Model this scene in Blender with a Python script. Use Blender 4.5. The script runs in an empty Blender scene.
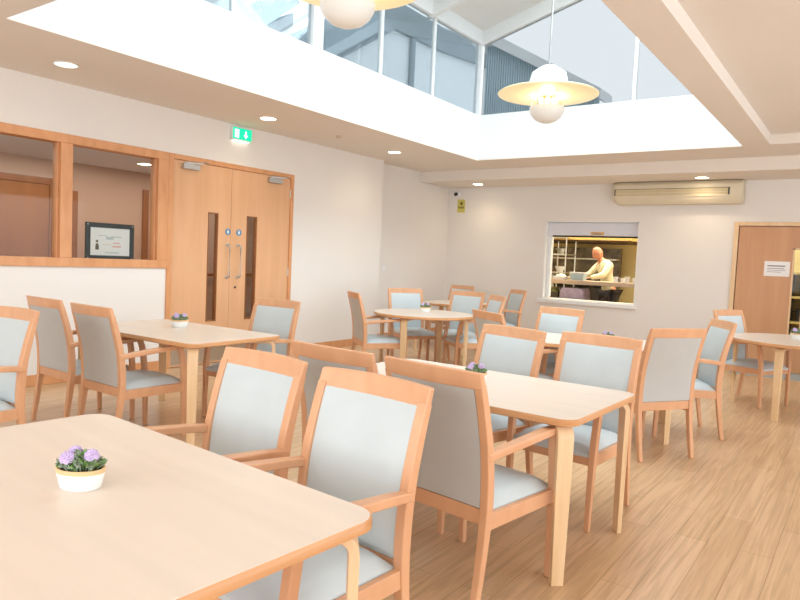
import bpy, bmesh, math, random
from mathutils import Vector, Matrix
random.seed(7)
PI = math.pi
sc = bpy.context.scene
COL = sc.collection

# ------------------------------------------------------------------ camera, world, big lights, exposure
YAW, PITCH, ROLL, CAM_H = -0.612792, 0.0623028, 0.0451346, 1.35
cy_, sy_, cp_, sp_ = math.cos(YAW), math.sin(YAW), math.cos(PITCH), math.sin(PITCH)
fwd = Vector((sy_*cp_, cy_*cp_, -sp_)); rgt = Vector((cy_, -sy_, 0)); upv = rgt.cross(fwd)
cr_, sr_ = math.cos(ROLL), math.sin(ROLL)
r2 = rgt*cr_ + upv*sr_; u2 = upv*cr_ - rgt*sr_
cd = bpy.data.cameras.new('camera'); cam = bpy.data.objects.new('camera', cd); COL.objects.link(cam)
M = Matrix((r2, u2, -fwd)).transposed().to_4x4(); M.translation = Vector((0, 0, CAM_H)); cam.matrix_world = M
cd.sensor_width = 36; cd.lens = 668.53*36/800; cd.clip_start = .05
sc.camera = cam

w = bpy.data.worlds.new('sky'); sc.world = w; w.use_nodes = True
bg = w.node_tree.nodes['Background']; bg.inputs[0].default_value = (.94, .97, 1, 1); bg.inputs[1].default_value = 1.5
sc.view_settings.view_transform = 'Standard'; sc.view_settings.look = 'None'
sc.view_settings.gamma = 1; sc.view_settings.exposure = 0.80; sc.view_settings.use_curve_mapping = False

def area(name, loc, rot, sx, sy, power, col):
    l = bpy.data.lights.new(name, 'AREA'); l.shape = 'RECTANGLE'; l.size = sx; l.size_y = sy; l.energy = power; l.color = col
    o = bpy.data.objects.new(name, l); o.location = loc; o.rotation_euler = rot; COL.objects.link(o); return o
# added area lamps: right window daylight, unseen near fill, and lantern daylight fill
area('window_daylight_right', (3.25, 4.0, 1.55), (0, PI/2, 0), 1.7, 9.5, 70, (.89, .95, 1))
area('near_fill_light', (-1.8, -2.25, 1.55), (PI/2, 0, 0), 6.5, 1.7, 62, (.89, .95, 1))
area('lantern_daylight_fill', (-2.2, 5.6, 5.4), (0, math.radians(20), 0), 1.9, 6.2, 300, (.93, .97, 1))

# ------------------------------------------------------------------ helpers
def tag(o, label=None, cat=None, group=None, kind=None):
    if label: o['label'] = label
    if cat: o['category'] = cat
    if group: o['group'] = group
    if kind: o['kind'] = kind
    return o
def obj(name, bm, mat, parent=None, smooth=False, bevel=0, seg=2, sub=0):
    me = bpy.data.meshes.new(name); bmesh.ops.recalc_face_normals(bm, faces=bm.faces); bm.to_mesh(me); bm.free()
    for m in (mat if isinstance(mat, (list, tuple)) else [mat]): me.materials.append(m)
    if smooth or bevel:
        for p in me.polygons: p.use_smooth = True
        if not (smooth and not bevel): pass
    o = bpy.data.objects.new(name, me); COL.objects.link(o)
    if bevel:
        b = o.modifiers.new('bevel', 'BEVEL'); b.width = bevel; b.segments = seg; b.limit_method = 'ANGLE'; b.angle_limit = math.radians(32); b.harden_normals = True
    elif smooth:
        try: me.set_sharp_from_angle(angle=math.radians(40))
        except Exception: pass
    if sub:
        s = o.modifiers.new('sub', 'SUBSURF'); s.levels = sub; s.render_levels = sub
    if parent: o.parent = parent
    return o
def empty(name, loc=(0, 0, 0), rz=0):
    o = bpy.data.objects.new(name, None); o.location = loc; o.rotation_euler = (0, 0, rz); o.empty_display_size = .1; COL.objects.link(o); return o
def B(): return bmesh.new()
def box(bm, a, b, mi=0):
    x0, y0, z0 = a; x1, y1, z1 = b
    v = [bm.verts.new(p) for p in ((x0,y0,z0),(x1,y0,z0),(x1,y1,z0),(x0,y1,z0),(x0,y0,z1),(x1,y0,z1),(x1,y1,z1),(x0,y1,z1))]
    for f in ((0,3,2,1),(4,5,6,7),(0,1,5,4),(1,2,6,5),(2,3,7,6),(3,0,4,7)):
        bm.faces.new([v[i] for i in f]).material_index = mi
    return bm
def boxo(name, a, b, mat, parent=None, bevel=0): return obj(name, box(B(), a, b), mat, parent, bevel=bevel)
def loft(bm, rings, cap=True, mi=0, closed=True):
    vs = [[bm.verts.new(p) for p in r] for r in rings]; n = len(rings[0])
    for i in range(len(vs)-1):
        for k in range(n if closed else n-1):
            bm.faces.new((vs[i][k], vs[i][(k+1) % n], vs[i+1][(k+1) % n], vs[i+1][k])).material_index = mi
    if cap:
        bm.faces.new(vs[0][::-1]).material_index = mi; bm.faces.new(vs[-1]).material_index = mi
    return bm
def rings_yz(path, x, wx, d):   # a bar whose centre line lies in a yz plane: path (y, z), width wx along x, depth d; each may be a list
    out = []; n = len(path)
    for i, (y, z) in enumerate(path):
        a = path[max(0, i-1)]; b = path[min(n-1, i+1)]
        t = Vector((b[0]-a[0], b[1]-a[1])).normalized(); nn = Vector((-t.y, t.x))
        W = wx[i] if isinstance(wx, (list, tuple)) else wx; D = d[i] if isinstance(d, (list, tuple)) else d
        X = x[i] if isinstance(x, (list, tuple)) else x
        out.append([(X-W/2, y-nn.x*D/2, z-nn.y*D/2), (X+W/2, y-nn.x*D/2, z-nn.y*D/2), (X+W/2, y+nn.x*D/2, z+nn.y*D/2), (X-W/2, y+nn.x*D/2, z+nn.y*D/2)])
    return out
def smooth_path(pts, n=5):      # Catmull-Rom
    out = []
    P = [pts[0]]+list(pts)+[pts[-1]]
    for i in range(1, len(P)-2):
        p0, p1, p2, p3 = [Vector(q) for q in P[i-1:i+3]]
        for k in range(n):
            t = k/n
            out.append(tuple(.5*((2*p1)+(p2-p0)*t+(2*p0-5*p1+4*p2-p3)*t*t+(3*p1-p0-3*p2+p3)*t**3)))
    out.append(tuple(pts[-1])); return out
def tube(bm, pts, r, n=10, mi=0):
    pts = [Vector(p) for p in pts]; rings = []
    for i, p in enumerate(pts):
        t = (pts[min(i+1, len(pts)-1)]-pts[max(i-1, 0)]).normalized()
        a = t.cross(Vector((0, 0, 1))); a = a.normalized() if a.length > 1e-3 else Vector((1, 0, 0)); b = t.cross(a)
        R = r[i] if isinstance(r, (list, tuple)) else r
        rings.append([tuple(p+a*R*math.cos(2*PI*k/n)+b*R*math.sin(2*PI*k/n)) for k in range(n)])
    return loft(bm, rings, mi=mi)
def lathe(bm, prof, c=(0, 0, 0), n=32, sx=1, sy=1, mi=0):
    rings = []
    for r, z in prof:
        rings.append([(c[0]+sx*max(r, 1e-4)*math.cos(2*PI*k/n), c[1]+sy*max(r, 1e-4)*math.sin(2*PI*k/n), c[2]+z) for k in range(n)])
    return loft(bm, rings, mi=mi)
def outline_slab(bm, outline, z0, z1, mi=0):
    return loft(bm, [[(x, y, z0) for x, y in outline], [(x, y, z1) for x, y in outline]], mi=mi)
def rrect(cx, cy, sx, sy, r, n=8):
    out = []
    for qx, qy, a0 in ((1, 1, 0), (-1, 1, PI/2), (-1, -1, PI), (1, -1, 1.5*PI)):
        for k in range(n+1):
            a = a0+PI/2*k/n; out.append((cx+qx*(sx/2-r)+r*math.cos(a), cy+qy*(sy/2-r)+r*math.sin(a)))
    return out
def copy_tree(o, parent=None):
    c = o.copy(); COL.objects.link(c)
    if parent: c.parent = parent
    for ch in list(o.children): copy_tree(ch, c)
    return c

# ------------------------------------------------------------------ materials
def mat(name, col, rough=.6, metal=0, spec=.5, coat=0, trans=0, emit=None, es=0, alpha=1):
    m = bpy.data.materials.new(name); m.use_nodes = True; p = m.node_tree.nodes['Principled BSDF']
    p.inputs['Base Color'].default_value = (*col, 1); p.inputs['Roughness'].default_value = rough; p.inputs['Metallic'].default_value = metal
    p.inputs['Specular IOR Level'].default_value = spec; p.inputs['Coat Weight'].default_value = coat; p.inputs['Transmission Weight'].default_value = trans
    if emit: p.inputs['Emission Color'].default_value = (*emit, 1); p.inputs['Emission Strength'].default_value = es
    p.inputs['Alpha'].default_value = alpha
    return m
def noisy(m, scale=(6, 6, 6), amt=.04, bump=0, bscale=200, detail=3):   # gentle procedural variation on the base colour, with optional bump
    nt = m.node_tree; p = nt.nodes['Principled BSDF']; c = tuple(p.inputs['Base Color'].default_value)
    tc = nt.nodes.new('ShaderNodeTexCoord'); mp = nt.nodes.new('ShaderNodeMapping'); mp.inputs['Scale'].default_value = scale
    ns = nt.nodes.new('ShaderNodeTexNoise'); ns.inputs['Scale'].default_value = 1; ns.inputs['Detail'].default_value = detail
    cr = nt.nodes.new('ShaderNodeValToRGB'); cr.color_ramp.elements[0].position = .3; cr.color_ramp.elements[1].position = .7
    cr.color_ramp.elements[0].color = tuple(max(0, v*(1-amt)) for v in c[:3])+(1,); cr.color_ramp.elements[1].color = tuple(min(1, v*(1+amt)) for v in c[:3])+(1,)
    nt.links.new(tc.outputs['Object'], mp.inputs[0]); nt.links.new(mp.outputs[0], ns.inputs['Vector']); nt.links.new(ns.outputs[0], cr.inputs[0]); nt.links.new(cr.outputs[0], p.inputs['Base Color'])
    if bump:
        n2 = nt.nodes.new('ShaderNodeTexNoise'); n2.inputs['Scale'].default_value = bscale; nt.links.new(tc.outputs['Object'], n2.inputs['Vector'])
        bp = nt.nodes.new('ShaderNodeBump'); bp.inputs['Strength'].default_value = bump; bp.inputs['Distance'].default_value = .002
        nt.links.new(n2.outputs[0], bp.inputs['Height']); nt.links.new(bp.outputs[0], p.inputs['Normal'])
    return m
def wood(name, c1, c2, scale=(3, 3, 40), rough=.42, coat=0):            # straight grain: stretched noise
    m = mat(name, c1, rough, coat=coat); nt = m.node_tree; p = nt.nodes['Principled BSDF']
    tc = nt.nodes.new('ShaderNodeTexCoord'); mp = nt.nodes.new('ShaderNodeMapping'); mp.inputs['Scale'].default_value = scale
    ns = nt.nodes.new('ShaderNodeTexNoise'); ns.inputs['Scale'].default_value = 1; ns.inputs['Detail'].default_value = 5; ns.inputs['Distortion'].default_value = .6
    cr = nt.nodes.new('ShaderNodeValToRGB'); cr.color_ramp.elements[0].position = .32; cr.color_ramp.elements[1].position = .68
    cr.color_ramp.elements[0].color = (*c1, 1); cr.color_ramp.elements[1].color = (*c2, 1)
    nt.links.new(tc.outputs['Object'], mp.inputs[0]); nt.links.new(mp.outputs[0], ns.inputs['Vector']); nt.links.new(ns.outputs[0], cr.inputs[0]); nt.links.new(cr.outputs[0], p.inputs['Base Color'])
    return m
BEECH = wood('chair_beech', (.66, .345, .185), (.73, .405, .225), (9, 9, 4), .38)
BIRCH = wood('table_leg_birch', (.74, .50, .27), (.82, .59, .36), (16, 16, 2), .4)
EDGE = wood('table_edge_wood', (.56, .27, .11), (.66, .34, .15), (3, 3, 60), .35)
TOP = noisy(mat('table_laminate', (.78, .665, .56), .34), (1.2, 14, 3), .035)
VINYL = noisy(mat('pale_vinyl', (.555, .62, .64), .42), (9, 9, 9), .02, .12, 260)
BACKV = noisy(mat('grey_back_vinyl', (.50, .505, .495), .45), (9, 9, 9), .02, .12, 260)
WALL = noisy(mat('wall_paint', (.80, .76, .72), .8), (1.5, 1.5, 1.5), .012, .05, 150)
CEIL = noisy(mat('ceiling_paint', (.80, .735, .67), .85), (1, 1, 1), .012)
WHITE = noisy(mat('white_paint', (.82, .835, .845), .6), (2, 2, 2), .01)
TRIM = wood('trim_wood', (.62, .285, .12), (.71, .35, .165), (10, 10, 3), .4)
DOORW = wood('door_veneer', (.69, .385, .205), (.74, .43, .24), (9, 9, .9), .4)
DOORD = wood('dark_door_veneer', (.26, .09, .028), (.33, .13, .045), (8, 8, 1), .4)
STEEL = noisy(mat('brushed_steel', (.62, .62, .60), .32, 1), (3, 3, 80), .05)
ALU = noisy(mat('satin_aluminium', (.50, .49, .48), .35, .8), (30, 30, 30), .03)
DARK = noisy(mat('dark_plastic', (.03, .03, .032), .5), (20, 20, 20), .1)
CREAM = noisy(mat('aircon_plastic', (.70, .62, .47), .45), (6, 6, 6), .015)
CREAMD = noisy(mat('aircon_slot', (.60, .50, .31), .5), (6, 6, 6), .03)
GLASS = mat('window_glass', (.95, .98, .97), .02, trans=1)
GLASS.node_tree.nodes['Principled BSDF'].inputs['IOR'].default_value = 1.12
def thin_glass(name, tint, refl):
    m = bpy.data.materials.new(name); m.use_nodes = True; nt = m.node_tree; nt.nodes.clear()
    o = nt.nodes.new('ShaderNodeOutputMaterial'); t = nt.nodes.new('ShaderNodeBsdfTransparent'); g = nt.nodes.new('ShaderNodeBsdfGlossy'); g.inputs['Roughness'].default_value = .03
    t.inputs[0].default_value = (*tint, 1); mx = nt.nodes.new('ShaderNodeMixShader'); fr = nt.nodes.new('ShaderNodeFresnel'); fr.inputs[0].default_value = 1.45
    ml = nt.nodes.new('ShaderNodeMath'); ml.operation = 'MULTIPLY'; ml.inputs[1].default_value = refl
    nt.links.new(fr.outputs[0], ml.inputs[0]); nt.links.new(ml.outputs[0], mx.inputs[0]); nt.links.new(t.outputs[0], mx.inputs[1]); nt.links.new(g.outputs[0], mx.inputs[2]); nt.links.new(mx.outputs[0], o.inputs[0])
    return m
PANE = thin_glass('clear_pane', (.93, .95, .94), .35)
GPANE = thin_glass('gable_pane', (.56, .575, .58), .3)
LPANE = thin_glass('lantern_pane', (.70, .745, .765), .4)

def floor_mat():
    m = mat('floor_planks', (.6, .4, .2), .3); nt = m.node_tree; p = nt.nodes['Principled BSDF']
    tc = nt.nodes.new('ShaderNodeTexCoord'); mp = nt.nodes.new('ShaderNodeMapping'); mp.inputs['Rotation'].default_value = (0, 0, PI/2)
    br = nt.nodes.new('ShaderNodeTexBrick'); br.offset = .37; br.inputs['Scale'].default_value = 1; br.inputs['Brick Width'].default_value = 1.2; br.inputs['Row Height'].default_value = .145
    br.inputs['Mortar Size'].default_value = .0018; br.inputs['Bias'].default_value = 0
    br.inputs['Color1'].default_value = (.60, .395, .225, 1); br.inputs['Color2'].default_value = (.68, .465, .285, 1); br.inputs['Mortar'].default_value = (.44, .27, .14, 1)
    m2 = nt.nodes.new('ShaderNodeMapping'); m2.inputs['Scale'].default_value = (34, 1.5, 1)
    ns = nt.nodes.new('ShaderNodeTexNoise'); ns.inputs['Scale'].default_value = 1; ns.inputs['Detail'].default_value = 6; ns.inputs['Distortion'].default_value = 1.2
    cr = nt.nodes.new('ShaderNodeValToRGB'); cr.color_ramp.elements[0].position = .36; cr.color_ramp.elements[1].position = .62
    cr.color_ramp.elements[0].color = (.74, .68, .60, 1); cr.color_ramp.elements[1].color = (1.06, 1.04, 1.0, 1)
    mx = nt.nodes.new('ShaderNodeMix'); mx.data_type = 'RGBA'; mx.blend_type = 'MULTIPLY'; mx.inputs[0].default_value = .72
    L = nt.links.new
    L(tc.outputs['Object'], mp.inputs[0]); L(mp.outputs[0], br.inputs['Vector']); L(tc.outputs['Object'], m2.inputs[0]); L(m2.outputs[0], ns.inputs['Vector']); L(ns.outputs[0], cr.inputs[0])
    L(br.outputs['Color'], mx.inputs[6]); L(cr.outputs[0], mx.inputs[7]); L(mx.outputs[2], p.inputs['Base Color'])
    return m
FLOOR = floor_mat()

# ------------------------------------------------------------------ the room
XL, XR, YN, YB = -6.355, 3.4, -2.4, 10.75
XREC, YREC = -6.545, 8.44           # the left wall steps back here
ZC, ZL, YF = 2.86, 2.69, 9.75       # ceiling, lower ceiling by the kitchen wall, its face
def S(o): o['kind'] = 'structure'; return o
S(boxo('floor', (-8.4, YN-.2, -.15), (XR+.2, 15.0, 0), FLOOR))
# left wall, with the screen window and the door opening
DY0, DY1, DZ = 4.53, 6.46, 2.385
WY0, WZ0 = 1.55, 1.125
bm = B()
box(bm, (XL-.15, YN, 0), (XL, WY0, ZC)); box(bm, (XL-.15, WY0, 0), (XL, DY0, WZ0)); box(bm, (XL-.15, WY0, DZ), (XL, DY1, ZC))
box(bm, (XL-.15, DY1, 0), (XL, YREC, ZC)); box(bm, (XREC-.15, YREC, 0), (XREC, YB+.15, ZC)); box(bm, (XREC-.15, YREC-.10, 0), (XL-.15, YREC, ZC))
S(obj('wall_left', bm, WALL))
# back wall with hatch and door opening
HX0, HX1, HZ0, HZ1 = -4.60, -3.04, .79, 2.09
BX0, BX1, BZ = -1.686, -.60, 2.095
bm = B()
box(bm, (XREC-.15, YB, 0), (HX0, YB+.25, 3.0)); box(bm, (HX0, YB, 0), (HX1, YB+.25, HZ0)); box(bm, (HX0, YB, HZ1), (HX1, YB+.25, 3.0))
box(bm, (HX1, YB, 0), (BX0, YB+.25, 3.0)); box(bm, (BX0, YB, BZ), (BX1, YB+.25, 3.0)); box(bm, (BX1, YB, 0), (XR+.2, YB+.25, 3.0))
S(obj('wall_back', bm, WALL))
# right wall with wide windows; unseen near wall with openings added for light
bm = B(); box(bm, (XR, YN, 0), (XR+.2, YB, .7)); box(bm, (XR, YN, 2.4), (XR+.2, YB, ZC))
for a, b in ((YN, -1.2), (1.7, 2.1), (5.4, 5.8), (9.2, YB)): box(bm, (XR, a, .7), (XR+.2, b, 2.4))
S(obj('wall_right', bm, WALL))
bm = B(); box(bm, (-6.5, YN-.2, 0), (XR+.2, YN, .7)); box(bm, (-6.5, YN-.2, 2.4), (XR+.2, YN, ZC))
for a, b in ((-6.5, -5.1), (-1.9, -1.5), (1.7, XR+.2)): box(bm, (a, YN-.2, .7), (b, YN, 2.4))
S(obj('wall_near', bm, WALL))
# ceiling with the lantern opening and the raised coffer on the right
LX0, LX1, LY0, LY1 = -4.95, -1.37, 2.22, 8.88
CX0, CY1, CH = -1.08, 8.85, .115
bm = B()
T = .35
box(bm, (XREC-.15, YN-.2, ZC), (LX0-.12, YF, ZC+T)); box(bm, (LX0-.12, YN-.2, ZC), (CX0, LY0-.12, ZC+T)); box(bm, (LX0-.12, LY1+.12, ZC), (CX0, YF, ZC+T))
box(bm, (LX1+.12, LY0-.12, ZC), (CX0, LY1+.12, ZC+T))
box(bm, (CX0, CY1, ZC), (XR+.2, YF, ZC+T)); box(bm, (CX0, YN-.2, ZC+CH), (XR+.2, CY1, ZC+T))
box(bm, (XREC-.15, YF, ZL), (XR+.2, YB+.25, ZC+T))
for a, b in (((LX0-.12, LY0-.12), (LX0, LY1+.12)), ((LX1, LY0-.12), (LX1+.12, LY1+.12)), ((LX0, LY0-.12), (LX1, LY0)), ((LX0, LY1), (LX1, LY1+.12))): box(bm, (*a, ZC), (*b, ZC+.012))
S(obj('ceiling', bm, CEIL))
# the light well: white upstand walls up to the clerestory
ZS, ZE, SL = 3.525, 4.56, .277
XM = (LX0+LX1)/2
bm = B()
ZU = ZC+.012
box(bm, (LX0-.12, LY0-.12, ZU), (LX0, LY1+.12, ZS)); box(bm, (LX1, LY0-.12, ZU), (LX1+.12, LY1+.12, ZS))
box(bm, (LX0, LY0-.12, ZU), (LX1, LY0, ZS)); box(bm, (LX0, LY1, ZU), (LX1, LY1+.12, ZS))
S(obj('trim_1', bm, WHITE))
# posts, sills, head beams and rafters of the clerestory
bm = B()
for x in (LX0-.10, LX1+.02):
    for y0, y1 in ((LY0-.1, LY0+.02), (LY1-.02, LY1+.1), (5.27, 5.43), (3.02, 3.12)): box(bm, (x, y0, ZS), (x+.08, y1, ZE))
    for y in (4.2, 6.46, 7.62): box(bm, (x+.02, y, ZS), (x+.06, y+.05, ZE))
    box(bm, (x-.01, LY0-.1, ZE), (x+.09, LY1+.1, ZE+.2))
def rake(y0, y1):
    zr = ZE+SL*(XM-LX0)
    for s in (-1, 1):
        xa = XM+s*(XM-LX0)+s*.1; za = ZE-.0277
        bm_r = [(xa, za), (XM, zr), (XM, zr+.2), (xa, za+.2)]
        loft(bm, [[(x, y0, z) for x, z in bm_r], [(x, y1, z) for x, z in bm_r]])
rake(LY1, LY1+.1); rake(LY0-.1, LY0)
for y in (LY0-.08, LY1+.02):
    for x in (-2.72, -3.75): box(bm, (x, y, ZS), (x+.04, y+.05, ZE+SL*(min(x-LX0, LX1-x))+.01)) if x == -2.72 else None
for k in range(1, 5):                       # rafters
    y = LY0+k*(LY1-LY0)/5
    rake(y-.04, y+.04)
S(obj('trim_2', bm, WHITE))
def roof(s, x_to, m, name, th=.06):
    xa = XM+s*(XM-LX0+.25); za = ZE-SL*.25+.2; zr = ZE+SL*(XM-LX0)+.2
    o = [(xa, za), (XM, zr), (XM, zr+th), (xa, za+th)]
    return S(obj(name, loft(B(), [[(x, LY0-.3, z) for x, z in o], [(x, LY1+.3, z) for x, z in o]]), m))
roof(-1, 0, noisy(mat('roof_lining', (.80, .80, .79), .7), (2, 2, 2), .02), 'trim_3')
roof(1, 0, LPANE, 'window_added_slope', .02)  # unseen slope, glazed to let more daylight into the lantern
# clerestory glass
bm = B()
box(bm, (LX0-.065, LY0, ZS), (LX0-.055, LY1, ZE)); S(obj('window_4', bm, LPANE))
bm = B(); box(bm, (LX1+.055, LY0, ZS), (LX1+.065, LY1, ZE)); S(obj('window_5', bm, LPANE))
def gable(y, nm):
    o = [(LX0, ZS), (LX1, ZS), (LX1, ZE), (XM, ZE+SL*(XM-LX0)), (LX0, ZE)]
    S(obj(nm, loft(B(), [[(x, y, z) for x, z in o], [(x, y+.01, z) for x, z in o]]), GPANE))
gable(LY1+.05, 'window_6'); gable(LY0-.06, 'window_7')
# skirtings
bm = B(); box(bm, (XL, YN, 0), (XL+.018, DY0, .105)); box(bm, (XL, DY1, 0), (XL+.018, YREC, .105)); box(bm, (XREC, YREC, 0), (XREC+.018, YB, .105)); box(bm, (XREC+.018, YREC-.0, 0), (XL+.018, YREC+.018, .105))
S(obj('baseboard_left', bm, TRIM, bevel=.004))
bm = B(); box(bm, (XREC+.018, YB-.018, 0), (BX0, YB, .105)); box(bm, (BX1, YB-.018, 0), (XR, YB, .105)); S(obj('baseboard_back', bm, TRIM, bevel=.004))
# hatch lining + sill
bm = B(); box(bm, (HX0, YB+.0, HZ0-.06), (HX0+.02, YB+.249, HZ1)); box(bm, (HX1-.012, YB, HZ0-.06), (HX1, YB+.249, HZ1)); box(bm, (HX0, YB, HZ1-.012), (HX1, YB+.249, HZ1))
S(obj('trim_4', bm, WHITE))
S(boxo('trim_5', (HX0-.06, YB-.055, HZ0-.075), (HX1+.04, YB+.25, HZ0-.012), WHITE, bevel=.006))

# internal screen window on the left wall
wf = S(empty('window_1', (XL, 0, 0)))
bm = B()
box(bm, (-.13, WY0, WZ0), (.018, DY0, WZ0+.085)); box(bm, (-.13, WY0, DZ-.085), (.018, DY0-.0, DZ))
for a, b in ((WY0, WY0+.08), (3.345, 3.462), (4.405, DY0)): box(bm, (-.13, a, WZ0+.085), (.018, b, DZ-.085))
for a, b in ((WY0+.08, 3.345), (3.462, 4.405)):
    box(bm, (-.10, a, WZ0+.085), (-.02, a+.018, DZ-.085)); box(bm, (-.10, b-.018, WZ0+.085), (-.02, b, DZ-.085))
obj('window_frame', bm, TRIM, wf, bevel=.004)
for a, b in ((WY0+.08, 3.345), (3.462, 4.405)):
    obj('pane', box(B(), (-.063, a, WZ0+.085), (-.057, b, DZ-.085)), PANE, wf)
bm = B(); box(bm, (-.19, WY0-.02, WZ0+.02), (-.13, DY0, WZ0+.065)); obj('window_sill', bm, TRIM, wf, bevel=.004)

# double doors on the left wall
dr = S(empty('door_1', (XL, 0, 0)))
bm = B(); box(bm, (-.12, DY0, 0), (.02, DY0+.065, DZ)); box(bm, (-.12, DY1-.05, 0), (.02, DY1, DZ)); box(bm, (-.12, DY0+.065, DZ-.055), (.02, DY1-.05, DZ))
obj('door_frame', bm, TRIM, dr, bevel=.003)
DM = 5.425
def leaf(y0, y1, py0, py1, hy, name):
    bm = B(); X0, X1 = -.045, .0; pz0, pz1 = .505, 1.785
    box(bm, (X0, y0, .012), (X1, py0, DZ-.058)); box(bm, (X0, py1, .012), (X1, y1, DZ-.058)); box(bm, (X0, py0, .012), (X1, py1, pz0)); box(bm, (X0, py0, pz1), (X1, py1, DZ-.058))
    lf = obj(name, bm, DOORW, dr)
    bm = B()
    for a, b in (((py0, pz0), (py0+.012, pz1)), ((py1-.012, pz0), (py1, pz1)), ((py0, pz0), (py1, pz0+.012)), ((py0, pz1-.012), (py1, pz1))): box(bm, (X0-.004, a[0], a[1]), (X1+.003, b[0], b[1]))
    obj('glazing_bead', bm, DOORD, lf)
    obj('vision_panel', box(B(), (-.024, py0, pz0), (-.020, py1, pz1)), PANE, lf)
    bm = B(); tube(bm, [(.0, hy, 1.03), (.045, hy, 1.03), (.055, hy, 1.045), (.055, hy, 1.40), (.045, hy, 1.415), (0, hy, 1.415)], .0095, 10)
    for z in (1.03, 1.415): tube(bm, [(0, hy, z), (.006, hy, z)], .022, 14)
    obj('pull_handle', bm, STEEL, lf, smooth=True)
    sg = obj('sign_disc', tube(B(), [(0, hy+.008, 1.573), (.003, hy+.008, 1.573)], .04, 24), mat('sign_blue', (.04, .22, .42), .4), lf, smooth=True)
    sg['label'] = 'round blue fire door sign'
    bm = B(); tube(bm, [(.0031, hy+.008, 1.573), (.0038, hy+.008, 1.573)], .016, 16); box(bm, (.0031, hy-.012, 1.593), (.0038, hy+.028, 1.597)); box(bm, (.0031, hy-.01, 1.547), (.0038, hy+.026, 1.551))
    obj('sign_text', bm, WHITE, sg)
    bm = B(); box(bm, (0, y0+.02, .03), (.0015, y1-.02, .20)); obj('kick_plate', bm, STEEL, lf)
    return lf
l1 = leaf(DY0+.068, DM-.002, 5.085, 5.235, 5.376, 'door_leaf')
l2 = leaf(DM+.002, DY1-.053, 5.675, 5.845, 5.545, 'door_leaf')
obj('lock_cylinder', tube(B(), [(0, 5.515, .905), (.008, 5.515, .905)], .014, 14), DARK, l2, smooth=True)
obj('seam_strip', box(B(), (-.046, DM-.004, .012), (-.03, DM+.004, DZ-.058)), DOORD, l1)
def closer(y0, y1, s, lf):
    bm = B(); box(bm, (0, y0, 2.235), (.055, y1, 2.30)); c = obj('door_closer', bm, ALU, lf, bevel=.006)
    bm = B(); ym = y0+.05 if s > 0 else y1-.05
    loft(bm, [[(.02, ym, 2.305), (.035, ym+.02, 2.305), (.035, ym+.02, 2.317), (.02, ym, 2.317)], [(.085, ym+.17, 2.305), (.10, ym+.18, 2.305), (.10, ym+.18, 2.317), (.085, ym+.17, 2.317)]])
    loft(bm, [[(.085, ym+.17, 2.312), (.10, ym+.16, 2.312), (.10, ym+.16, 2.322), (.085, ym+.17, 2.322)], [(.02, ym+.30, 2.345), (.03, ym+.31, 2.345), (.03, ym+.31, 2.357), (.02, ym+.30, 2.357)]])
    obj('closer_arm', bm, ALU, c)
closer(4.70, 4.92, 1, l1); closer(6.00, 6.22, 1, l2)
for yy, lf in ((DY0+.067, l1), (DY1-.052, l2)):
    for z in (.25, 1.05, 2.08): obj('hinge', tube(B(), [(.006, yy, z), (.006, yy, z+.1)], .007, 8), STEEL, lf, smooth=True)

# the door on the back wall
db = S(empty('door_2', (0, YB, 0)))
bm = B(); box(bm, (BX0, -.02, 0), (BX0+.06, .12, BZ)); box(bm, (BX1-.06, -.02, 0), (BX1, .12, BZ)); box(bm, (BX0+.06, -.02, BZ-.055), (BX1-.06, .12, BZ)); obj('door_frame', bm, BIRCH, db, bevel=.003)
bm = B(); vx0, vx1, vz0, vz1 = -.925, -.76, .40, 1.735
lx0, lx1 = BX0+.072, BX1-.064
box(bm, (lx0, .0, .012), (vx0, .044, BZ-.066)); box(bm, (vx1, .0, .012), (lx1, .044, BZ-.066)); box(bm, (vx0, 0, .012), (vx1, .044, vz0)); box(bm, (vx0, 0, vz1), (vx1, .044, BZ-.066))
lb = obj('door_leaf', bm, wood('kitchen_door_veneer', (.54, .27, .13), (.62, .33, .165), (7, 7, .7), .4), db)
bm = B()
for a, b in (((vx0, vz0), (vx0+.02, vz1)), ((vx1-.02, vz0), (vx1, vz1)), ((vx0, vz0), (vx1, vz0+.02)), ((vx0, vz1-.02), (vx1, vz1))): box(bm, (a[0], -.006, a[1]), (b[0], .05, b[1]))
obj('glazing_bead', bm, BIRCH, lb)
obj('vision_panel', box(B(), (vx0, .02, vz0), (vx1, .024, vz1)), PANE, lb)
obj('shadow_gap', box(B(), (BX0+.06, .03, 0), (BX0+.072, .06, BZ-.055)), DOORD, lb)
bm = B(); box(bm, (lx0, .046, BZ-.066), (lx1, .06, BZ-.055)); obj('shadow_gap', bm, DOORD, lb)
PAPER = noisy(mat('paper', (.88, .86, .86), .7), (5, 5, 5), .01); INK = mat('ink', (.22, .20, .24), .8)
t = empty('paper_notice', (-1.107, YB-.001, 1.44)); tag(t, 'white landscape paper notice taped on the wooden kitchen door', 'notice')
obj('sheet', box(B(), (-.158, -.0015, -.105), (.158, 0, .105)), PAPER, t)
bm = B()
for z, a, b, h in ((.04, -.12, .10, .008), (.005, -.12, .09, .004), (-.02, -.12, .11, .003), (-.045, -.12, .05, .003)): box(bm, (a, -.002, z-h), (b, -.0016, z+h))
obj('printed_lines', bm, INK, t)

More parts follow.
